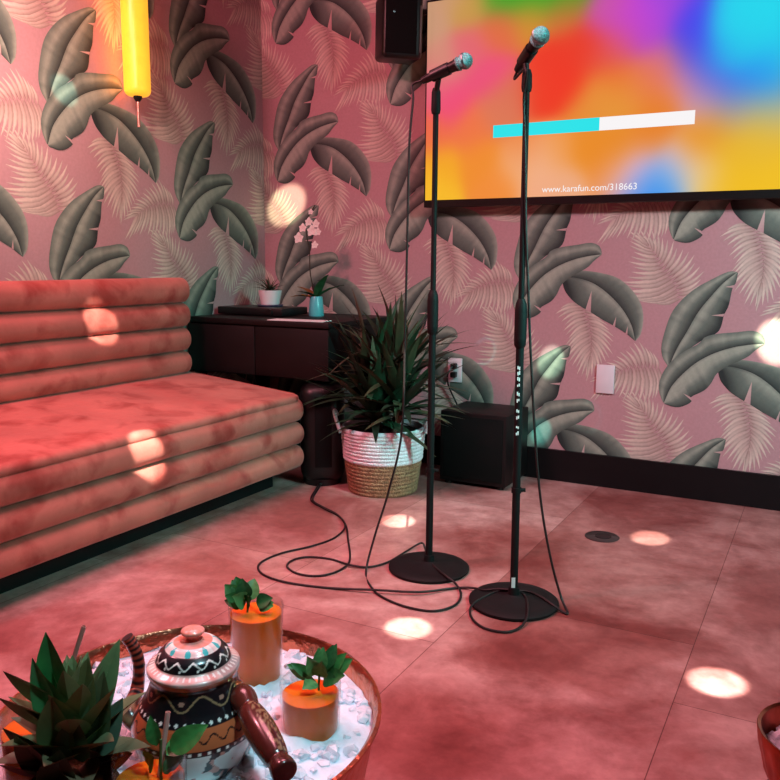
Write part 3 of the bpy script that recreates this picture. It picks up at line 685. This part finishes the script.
# ------------------------------------------------------------------ table with copper bowl of ice
TC = Vector((-.692, .747, 0)); ZR = .42
def round_table(c, r, z, label):
    t = thing('side_table', (c.x, c.y, 0), label, 'table', 'small pedestal tables')
    mb = MB(); mb.lathe([(0, z-.022), (r-.004, z-.022), (r, z-.018), (r, z-.004), (r-.004, z), (0, z)], 48, c); mb.build('tabletop', blackwood, t)
    mb = MB(); mb.lathe([(.022, .015), (.02, .1), (.02, z-.022)], 20, c); mb.build('pedestal', stand_black, t)
    mb = MB(); mb.lathe([(0, 0), (r*.75, 0), (r*.75, .008), (.03, .018), (0, .018)], 40, c); mb.build('base', stand_black, t)
round_table(TC, .213, .30, 'low round dark table carrying the copper bowl of ice')
hammer = mat('hammered_copper', rgb(206, 128, 98), .3, 1, var=.1, scale=40, bump=.5, bscale=45)
mb = MB(); mb.lathe([(0, .3005), (.210, .3005), (.226, .33), (.240, .405), (.2475, .418), (.2475, .4215), (.243, .4225), (.2375, .416), (.236, .395), (.221, .325), (.205, .312), (0, .312)], 96, TC)
tag(mb.build('ice_bowl', hammer, at=TC+Vector((0, 0, .3))), 'wide round copper bowl full of crushed ice holding drinks and a teapot', 'bowl')
def crushed_ice(name, c, r, z, n, label, seed, hole=()):
    random.seed(seed); mb = MB(); ng = 60
    vs = [(c.x, c.y, z+.006)]; rings = 26; sg = 72
    for i in range(1, rings+1):
        q = r*i/rings
        for k in range(sg):
            an = 2*PI*k/sg; x, y = c.x+q*math.cos(an), c.y+q*math.sin(an)
            h = .010*noise.noise(Vector((x*38, y*38, 3)))+.006*noise.noise(Vector((x*90, y*90, 7)))
            vs.append((x, y, z+h-.012*(i/rings)**4))
    fs = [(0, 1+k, 1+(k+1) % sg) for k in range(sg)]
    for i in range(rings-1):
        for k in range(sg): fs.append((1+i*sg+k, 1+i*sg+(k+1) % sg, 1+(i+1)*sg+(k+1) % sg, 1+(i+1)*sg+k))
    mb.add(vs, fs)
    for _ in range(n):
        q = r*.97*math.sqrt(random.random()); an = random.uniform(0, 2*PI); s_ = random.uniform(.005, .013)
        x, y = c.x+q*math.cos(an), c.y+q*math.sin(an)
        if any((x-hx)**2+(y-hy)**2 < hr*hr for hx, hy, hr in hole): continue
        rot = Matrix.Rotation(random.uniform(0, 6), 4, 'X')@Matrix.Rotation(random.uniform(0, 6), 4, 'Z')
        bm = bmesh.new(); bmesh.ops.create_icosphere(bm, subdivisions=1, radius=1)
        k3 = [random.uniform(.7, 1.3) for _ in range(3)]
        pts = [rot.to_3x3()@Vector((v.co.x*k3[0], v.co.y*k3[1], v.co.z*k3[2]*.8))*s_*random.uniform(.72, 1.1)+Vector((x, y, z+s_*.02-.012*(q/r)**4)) for v in bm.verts]
        bm.verts.index_update(); mb.add(pts, [[v.index for v in f.verts] for f in bm.faces]); bm.free()
    o = mb.build(name, mat('ice', rgb(232, 243, 252), .22, var=.08, scale=60, ior=1.31, bump=.12, bscale=160), angle=25, at=c+Vector((0, 0, z)))
    return tag(o, label, 'ice', None, 'stuff')
g1 = fl(256, 615, .515); g1.z = 0; G1 = g1+g1.normalized()*.039; G2 = Vector((-.549, .81, 0)); G3 = Vector((-.598, .577, 0)); g4 = fl(34, 716, .468); G4 = Vector((g4.x, g4.y, 0))
POT = Vector((-.635, .690, 0)); PIN = Vector((-.690, .560, 0))
holes = [(g.x, g.y, .046) for g in (G1, G2, G3, G4)]+[(POT.x, POT.y, .066), (PIN.x, PIN.y, .05)]
crushed_ice('crushed_ice', TC, .236, .408, 650, 'white crushed ice filling the wide copper bowl', 21, holes)

ib = MATS['ice'].node_tree.nodes['Principled BSDF']; ib.inputs['Subsurface Weight'].default_value = .25; ib.inputs['Subsurface Radius'].default_value = (.02, .025, .03); ib.inputs['Subsurface Scale'].default_value = 1
# glasses
def clear_glass():
    m = bpy.data.materials.new('clear_glass'); m.use_nodes = True; nt = m.node_tree; N = nt.nodes; L = nt.links; N.remove(N['Principled BSDF'])
    tr = N.new('ShaderNodeBsdfTransparent'); tr.inputs['Color'].default_value = (.955, .965, .96, 1)
    gl = N.new('ShaderNodeBsdfGlossy'); gl.inputs['Roughness'].default_value = .04
    fr = N.new('ShaderNodeLayerWeight'); fr.inputs['Blend'].default_value = .5
    pw_ = N.new('ShaderNodeMath'); pw_.operation = 'POWER'; pw_.inputs[1].default_value = 3.5; L.new(fr.outputs['Facing'], pw_.inputs[0])
    ml_ = N.new('ShaderNodeMath'); ml_.operation = 'MULTIPLY_ADD'; ml_.inputs[1].default_value = .55; ml_.inputs[2].default_value = .03; L.new(pw_.outputs[0], ml_.inputs[0])
    mx = N.new('ShaderNodeMixShader'); L.new(ml_.outputs[0], mx.inputs['Fac']); L.new(tr.outputs['BSDF'], mx.inputs[1]); L.new(gl.outputs['BSDF'], mx.inputs[2])
    L.new(mx.outputs['Shader'], N['Material Output'].inputs['Surface']); return m
glass = clear_glass()
drinkm = mat('amber_drink', rgb(234, 118, 30), .3, var=.1, scale=30, spec=.12)
drinkm.node_tree.nodes['Principled BSDF'].inputs['Subsurface Weight'].default_value = .7
drinkm.node_tree.nodes['Principled BSDF'].inputs['Subsurface Radius'].default_value = (.06, .022, .004)
GH = .135
def make_glass(c, ztop, label, lv=.90):
    zb = ztop-GH; t = thing('cocktail_glass', (c.x, c.y, zb), label, 'glass', 'cocktails in the ice')
    ro, ri = .0395, .0373
    mb = MB(); mb.lathe([(0, 0), (.031, 0), (.035, .003), (ro, GH-.002), (.039, GH), (.038, GH), (ri, GH-.002), (.0335, .010), (.030, .008), (0, .008)], 48, (c.x, c.y, zb)); mb.build('glass', glass, t)
    mb = MB(); mb.lathe([(0, .0095), (.030, .0095), (.0325, .014), (.0322+.005*lv, GH*lv), (.0355, GH*lv+.0004), (0, GH*lv)], 40, (c.x, c.y, zb)); mb.build('drink', drinkm, t)
    return t
gA = make_glass(G1, .515, 'glass of amber cocktail standing in the ice behind the teapot lid')
for c, z, lb in ((G2, .466, 'glass of amber cocktail in the ice beside the wooden teapot handle'),
                 (G3, .482, 'glass of amber cocktail with a straw in front of the teapot'),
                 (G4, .468, 'glass of amber cocktail half hidden behind the pineapple crown')):
    g = make_glass(c, z, lb, .78 if c is G3 else .88); g.location = (c.x, c.y, z-GH); g['label'] = lb
def mint(c, z, leaves, label, name='mint_sprig'):
    mb = MB(); cl = (rgb(66, 122, 58), rgb(52, 108, 52), rgb(88, 142, 80), rgb(48, 94, 50))
    t = thing(name, (c.x, c.y, z), label, 'herb', 'mint sprigs')
    stem = MB(); top = Vector((c.x, c.y, z))
    stem.tube([top-Vector((0, 0, .03)), top, top+Vector((.002, 0, .025))], .0016, 6); stem.build('stem', mat('mint_stem', rgb(70, 104, 52), .6), t)
    for k, (dx, dz, dd, ln, w) in enumerate(leaves):
        base = top+VR*dx*.55+Vector((0, 0, .004+max(0, dz)*.45)); d = VR*dx+Vector((0, 0, dz))-VF*dd
        mb.oval(base, d, (-VF*.8+Vector((0, 0, .6))), ln, w, .2, cl[k % 4])
    mb.build('leaves', leafm, t)
mint(G1-VR*.012, .505, [(-.010, .02, 0, .034, .028), (-.012, .012, .01, .030, .026), (.004, .022, -.01, .032, .026), (.002, .010, .012, .026, .024), (.028, .008, .004, .022, .018), (-.022, .008, 0, .022, .014), (.03, .014, -.006, .016, .01), (-.004, .028, .004, .03, .024), (-.02, .026, .006, .03, .026), (-.012, .034, -.004, .03, .026), (-.006, .014, .016, .03, .026), (.024, .014, .01, .026, .022), (.03, .006, .012, .022, .02)],
     'mint sprig standing in the glass behind the teapot lid')
mint(G2+VR*.010+VF*.008, .458, [(-.016, .010, 0, .036, .018), (-.02, .018, .006, .03, .014), (.002, .016, .01, .028, .022), (.010, .030, 0, .036, .016), (.020, .026, .004, .036, .018), (.024, .014, -.004, .026, .016), (-.008, .002, .014, .024, .02), (.012, .006, .012, .024, .02), (-.03, .012, 0, .016, .008), (.0, .03, -.004, .03, .016), (.004, .036, .004, .03, .018), (.016, .04, 0, .034, .018), (.028, .024, .004, .034, .02), (.018, .012, .016, .03, .024), (-.006, .022, .012, .032, .02)],
     'leafy mint sprig in the glass beside the teapot handle')
mint(G3+VR*.012, .475, [(.020, .016, .0, .046, .026), (-.006, .028, .0, .032, .016), (-.012, -.016, -.01, .03, .024), (.010, -.020, -.012, .03, .026), (.012, .004, -.016, .03, .02)],
     'mint sprig in the glass with a straw')
strawm = mat('paper_straw', rgb(206, 150, 138), .45, var=.06)
def straw(p0, p1, label):
    mb = MB(); q = Vector(p1)-Vector(p0); L0 = q.length; n = 24
    mb.lathe([(.0028, 0), (.0028, L0), (.0022, L0), (.0022, .002)], 14, p0, axis=q); tag(mb.build('drinking_straw', strawm), label, 'straw', 'drinking straws')
straw(Vector((G3.x+.004, G3.y, .41)), upright(168, 712, G3.x+.002, G3.y+.02), 'pale pink straw leaning in the glass in front of the teapot')
straw(Vector((G4.x+.002, G4.y, .40)), upright(84, 626, G4.x+.06, G4.y+.035), 'pale straw rising behind the pineapple crown')
# ------------------------------------------------------------------ teapot
def teapot():
    z0 = .395; t = thing('teapot', (POT.x, POT.y, z0), 'painted copper teapot with black and white bands standing in the ice', 'teapot')
    paint = mat('painted_copper', attr=True, rough=.28, var=.08, coat=.4)
    CU = rgb(196, 110, 70); BK = rgb(24, 20, 24); WH = rgb(232, 224, 214); GO = rgb(150, 118, 86); PK = rgb(236, 150, 150); TL = rgb(70, 176, 176)
    def dots(z, an, zc, n, r, rad): 
        u = (an/(2*PI)*n) % 1-.5; return math.hypot(u*2*PI*r/n, z-zc) < rad
    def colf(z, an, r):
        if z > .158: return mix3(CU, PK, .5+.5*noise.noise(Vector((an*3, z*90, 1))))
        if z > .1515: return TL if dots(z, an, .1545, 9, .03, .0035) else mix3(WH, PK, .4+.6*noise.noise(Vector((an*2, z*60, 4))))
        if z > .1365:
            wv = .1445+.0032*math.sin(an*13); 
            if abs(z-wv)/math.hypot(1, .0032*13*math.cos(an*13)/.042) < .0009 or dots(z-.0045*math.cos(an*13), an, .1445, 13, .04, .0016): return WH
            return BK
        if z > .127 and r > .043: 
            if dots(z, an, .1335, 44, .05, .0015): return WH
            return mix3(mix3(CU, PK, .6), TL if math.sin(an*2+1) > .6 else WH, .35+.5*noise.noise(Vector((an*4, z*40, 2))))
        if z > .121: return CU
        if z > .0895:
            wv = .105+.0075*math.sin(an*7)
            if abs(z-wv)/math.hypot(1, .0075*7*math.cos(an*7)/.053) < .0011: return GO
            if dots(z, an, .106, 14, .045, .0028) and math.sin(an*7) < .2: return mix3(GO, PK, .3)
            return BK
        if z > .082: return WH if dots(z, an, .0855, 40, .056, .0019) else BK
        if z > .060: return BK if math.sin(an*5+.6) > .93 or abs(z-.071-.004*math.sin(an*20)) < .0011 else mix3(CU, rgb(176, 78, 40), .5)
        if z > .053: return WH if dots(z, an, .0565, 44, .073, .0019) else BK
        n1 = noise.noise(Vector((math.cos(an)*4.5, math.sin(an)*4.5, z*62))); n2 = noise.noise(Vector((math.cos(an)*9, math.sin(an)*9, z*110+5)))
        if n1 > .06: return BK if n2 < .12 else mix3(GO, PK, .4)
        return mix3(WH, TL, .25)
    body = [(.048, 0), (.060, .012), (.068, .026), (.073, .042), (.0750, .052), (.0740, .062), (.0700, .073), (.0650, .082), (.0610, .088), (.0575, .094), (.0530, .105), (.0505, .116), (.0535, .1235), (.0545, .128), (.0535, .131), (.046, .1345), (.0445, .1355)]
    lid = [(.0445, .1355), (.0435, .138), (.0405, .1455), (.0345, .1505), (.032, .152), (.026, .157), (.014, .1595), (.008, .1605)]
    knob = [(.008, .1605), (.0075, .163), (.011, .166), (.0138, .169), (.0132, .172), (.008, .1745), (0, .1755)]
    def fine(P, k):
        out = []
        for (r0, zz0), (r1, zz1) in zip(P, P[1:]):
            n = max(1, int(math.hypot(r1-r0, zz1-zz0)/k))
            out += [(r0+(r1-r0)*i/n, zz0+(zz1-zz0)*i/n) for i in range(n)]
        return out+[P[-1]]
    # smooth profile
    def sm(P): return [(max(0, v.x), v.y) for v in catmull([Vector((r, z, 0)) for r, z in P], 4)]
    c = (POT.x, POT.y, z0)
    mb = MB(); mb.lathe([(0, 0)]+fine(sm(body), .0008), 260, c, colf=colf); mb.build('body', paint, t)
    mb = MB(); mb.lathe(fine(sm(lid), .0008), 220, c, colf=colf); ld = mb.build('lid', paint, t)
    mb = MB(); mb.lathe(fine(sm(knob), .002), 40, c, colf=colf); mb.build('knob', paint, ld)
    # spout: slim curved horn, ringed in black and copper
    lp = -VR; P0 = POT+lp*.062+Vector((0, 0, z0+.045))
    sp = catmull([P0-VF*.0, P0+lp*.018+Vector((0, 0, .018)), upright(137, 690, POT.x-.07, POT.y+.02), upright(139, 665, POT.x-.07, POT.y+.02), upright(134, 648, POT.x-.07, POT.y+.02), upright(127, 637, POT.x-.07, POT.y+.02)], 12)
    mb = MB(); n = len(sp)
    mb.tube(sp, [.013-.0055*min(1, i/(n*.5)) for i in range(n)], 20, colf=lambda q, an: (BK if (q*15) % 1 < .45 else rgb(168, 66, 50)) if q > .3 else (mix3(BK, GO, .5+.5*math.sin(an*3+q*40))))
    mb.build('spout', paint, t)
    # turned wooden handle
    H0 = Vector((-.588, .712, .492)); H1 = fl(286, 774, .468); dv = (H1-H0); ln = dv.length
    pr = [(0, 0), (.010, .002), (.0155, .012), (.0165, .022), (.0135, .034), (.0125, .037), (.0145, .042), (.017, .06), (.0175, .078), (.016, .10), (.0135, .116), (.0115, .121), (.0125, .125), (.014, .131), (.013, .139), (0, .1405)]
    k = ln/.1405; wood = mat('red_brown_wood', attr=True, rough=.25, var=.15, coat=.5, scale=50)
    def hc(z, an, r):
        q = z/ln
        return GO if (.28 < q < .85 and abs(an-2.2) < .55 and noise.noise(Vector((an*5, z*180, 3))) > .05) else mix3(rgb(98, 38, 28), rgb(70, 26, 22), q)
    pr = [(v.x, v.y) for v in catmull([Vector((r, z*k, 0)) for r, z in pr], 5)]
    mb = MB(); mb.lathe([(max(0, r), z) for r, z in pr], 48, H0, axis=dv, colf=hc); hd = mb.build('handle', wood, t)
    mb = MB(); mb.tube([POT+Vector((.035, .012, z0+.10)), H0+dv.normalized()*.006], [.012, .013], 14); mb.build('socket', mat('brass', rgb(206, 176, 116), .3, 1), t)
teapot()
# ------------------------------------------------------------------ pineapple
def pineapple():
    t = thing('pineapple', (PIN.x, PIN.y, .335), 'pineapple with a spiky green crown standing in the ice', 'pineapple')
    mb = MB(); zb = .335; H = .118
    def bc_(z, an, r):
        u = an/(2*PI)*13; v = (z)/.014; i = math.floor(v); w = ((u+.5*(i % 2)) % 1-.5)**2+((v % 1)-.5)**2
        return mix3(rgb(150, 104, 44), rgb(58, 46, 28), w*3)
    P = [(.003+.046*math.sin(PI*(.12+.80*k/40))**.6+.0012*math.sin(k*2.4), H*k/40) for k in range(41)]
    mb.lathe([(0, 0)]+P+[(0, H)], 60, (PIN.x, PIN.y, zb), colf=bc_); mb.build('fruit', mat('pineapple_skin', attr=True, rough=.6, bump=.5, bscale=80), t)
    mb = MB(); random.seed(17); b0 = Vector((PIN.x, PIN.y, zb+H-.012)); n = 38
    for k in range(n):
        q = k/n; an = k*2.39996; e = math.radians(-8+96*q**.8+random.uniform(-6, 6))
        d = Vector((math.cos(an)*math.cos(e), math.sin(an)*math.cos(e), math.sin(e)))
        ln = (.050+.030*math.sin(PI*min(1, q*.8+.1)))*random.uniform(.9, 1.12)
        dark = mix3(rgb(110, 84, 70), rgb(120, 148, 100), q*1.8); tipc = mix3(rgb(124, 84, 70), rgb(150, 170, 120), q*1.5)
        mb.blade(b0+Vector((0, 0, .060*q))+d*.010, d, ln, .042-.010*q, .05 if q < .5 else -.2, 8, .5, dark, tipc, taper=1.25)
    # the broad leaves that stand out of the crown
    for x0, y0, x1, y1, w, cl, o_ in ((62, 722, 46, 632, .042, rgb(40, 104, 54), .0), (62, 720, 4, 690, .024, rgb(128, 132, 100), .012), (60, 705, 4, 670, .026, rgb(88, 112, 78), .0), (92, 720, 119, 639, .032, rgb(88, 108, 70), .0), (82, 720, 92, 652, .034, rgb(80, 92, 54), .012),
                                  (68, 740, 62, 682, .040, rgb(74, 84, 50), .03), (100, 745, 128, 688, .034, rgb(62, 80, 64), .02), (58, 730, 36, 654, .028, rgb(52, 110, 66), .008), (98, 735, 110, 662, .034, rgb(62, 76, 50), .02), (82, 745, 88, 696, .040, rgb(58, 66, 44), .04),
                                  (60, 750, 12, 716, .028, rgb(52, 74, 58), .02), (100, 760, 138, 742, .026, rgb(46, 40, 34), .02), (58, 765, 8, 752, .028, rgb(72, 46, 40), .02), (60, 775, 14, 780, .028, rgb(66, 40, 34), .02), (70, 765, 78, 722, .042, rgb(52, 54, 38), .05), (55, 760, 30, 715, .032, rgb(56, 60, 42), .035)):
        s0 = upright(x0, y0, PIN.x, PIN.y)-VF*o_*.6; s1 = upright(x1, y1, PIN.x, PIN.y)-VF*o_; dv = s1-s0
        mb.blade(s0, dv, dv.length, w, .04, 9, .4, tuple(x*2.0 for x in cl), tuple(x*2.6 for x in cl), taper=1.3, side=(VR-dv.normalized()*VR.dot(dv.normalized())))
    mb.build('crown', leafm, t)
pineapple()
# ------------------------------------------------------------------ second copper bowl at the frame's corner
cl_ = fl(764, 737, .45); CC = Vector((cl_.x, cl_.y, 0))+VR*.08
round_table(CC, .075, .355, 'low round dark table carrying the small ribbed copper bowl')
def ribbed_bowl():
    t = thing('copper_bowl', (CC.x, CC.y, .355), 'small ribbed copper bowl of ice at the corner away from the sofa', 'bowl')
    mb = MB(); seg = 120; prof = [(0, 0), (.045, 0), (.056, .012), (.070, .045), (.078, .080), (.081, .094), (.080, .096), (.076, .094), (.073, .08), (.064, .045), (.05, .016), (0, .010)]
    vs = []; 
    for i, (r, z) in enumerate(prof):
        for k in range(seg):
            an = 2*PI*k/seg; rr = r*(1+(.022*max(0, math.sin(an*24+z*40)) if 2 <= i <= 4 else 0)); vs.append((CC.x+rr*math.cos(an), CC.y+rr*math.sin(an), .355+z))
    fs = [(i*seg+k, i*seg+(k+1) % seg, (i+1)*seg+(k+1) % seg, (i+1)*seg+k) for i in range(len(prof)-1) for k in range(seg)]
    mb.add(vs, fs); mb.build('bowl', mat('red_copper', rgb(176, 92, 68), .3, 1, var=.2, scale=50), t)
ribbed_bowl()
crushed_ice('crushed_ice', CC, .069, .432, 160, 'white crushed ice in the small ribbed copper bowl', 5)

# ------------------------------------------------------------------ light
def look(o, target): o.rotation_euler = (Vector(target)-o.location).to_track_quat('-Z', 'Y').to_euler()
def area(name, loc, target, size, power, col, spread=180, sy=None):
    l = bpy.data.lights.new(name, 'AREA'); l.size = size; l.energy = power; l.color = col; l.spread = math.radians(spread)
    if sy: l.shape = 'RECTANGLE'; l.size_y = sy
    o = bpy.data.objects.new(name, l); C.objects.link(o); o.location = loc; look(o, target); return o
def spot(name, loc, target, deg, power, col, blend=.6, r=.008):
    l = bpy.data.lights.new(name, 'SPOT'); l.energy = power; l.color = col; l.spot_size = math.radians(deg); l.spot_blend = blend; l.shadow_soft_size = r
    o = bpy.data.objects.new(name, l); C.objects.link(o); o.location = loc; look(o, target); return o
area('pink_lamp', (-2.3, .8, 2.6), (-2.15, 3.0, .8), .3, 52, (1, .285, .345))
area('side_wall_fill', (-1.5, .7, 2.2), (-2.72, 1.85, 1.75), .3, 7, (1, .66, .54), spread=46)  # added fill for the side wall, no real fixture
area('ceiling_lamp', (-1.3, 1.6, 2.72), (-1.2, 1.6, 0), 1.0, 22, (1, .33, .40), spread=95)
area('cool_lamp', (1.6, 1.2, 2.4), (.7, 3.6, .9), .4, 39, (.66, .98, 1), spread=100)
area('teal_lamp', (.9, 2.0, 1.6), (-2.0, 2.5, .2), .3, 8, (.16, .85, .72), spread=60)
spot('basket_fill', (.5, 1.7, 2.45), (-1.64, 3.0, .22), 7.5, 170, (.45, .95, 1), .6, .03)  # added unseen spot that brightens the white basket
spot('ice_fill', (.25, .55, 2.5), (-.62, .76, .42), 17, 150, (.50, .88, 1), .7, .12)  # added unseen spot from above, whitens the ice and drinks
area('sconce_back', (S.x-.062, S.y, 1.95), (XL, S.y, 1.95), (.03), .6, (1, .21, .015), sy=.5)
DS = Vector((-.55, .95, 2.6))
WARM = (1, .92, .74)
for nm, tgt, deg, pw, c_ in (('floor', fl(398, 521), 2.7, 1700, WARM), ('floor', fl(408, 628), 3.0, 1500, WARM), ('floor', fl(650, 538), 2.7, 1700, WARM), ('floor', fl(717, 682), 3.1, 2800, (1, .9, .78)),
                             ('wall', on(287, 205, 1, YB), 3.6, 1400, (1, .95, .6)), ('wall', on(776, 342, 1, YB), 3.0, 1800, (1, .98, .7)), ('wall', on(551, 362, 1, YB), 2.4, 900, (.7, 1, .75)),
                             ('wall', on(64, 90, 0, XL), 2.6, 420, (.45, 1, .85)), ('sofa', Vector((-2.58, 2.335, .76)), 3.0, 1900, WARM), ('sofa', Vector((-2.0, 1.98, .36)), 3.0, 1900, WARM),
                             ('wall', on(541, 432, 1, YB), 1.8, 500, (.05, .9, .85)), ('mic', p1a+d1*.14, 2.0, 260, (.1, 1, 1)), ('mic', p2a+d2*.14, 2.0, 260, (.1, 1, 1)), ('pot', POT+Vector((-.02, 0, .53)), 3.0, 90, (1, .75, .8))):
    spot('party_spot_'+nm, DS, tgt, deg, pw, c_)
w = bpy.data.worlds.new('world'); sc.world = w; w.use_nodes = True
w.node_tree.nodes['Background'].inputs['Color'].default_value = (.3, .15, .17, 1); w.node_tree.nodes['Background'].inputs['Strength'].default_value = .1

sc.view_settings.view_transform = 'Standard'; sc.view_settings.look = 'None'; sc.view_settings.gamma = 1; sc.view_settings.exposure = 0
try: sc.view_settings.use_curve_mapping = False
except Exception: pass
sc.cycles.use_denoising = True
sc.cycles.max_bounces = 8; sc.cycles.transmission_bounces = 8; sc.cycles.sample_clamp_indirect = 4
sc.cycles.caustics_reflective = False; sc.cycles.caustics_refractive = False
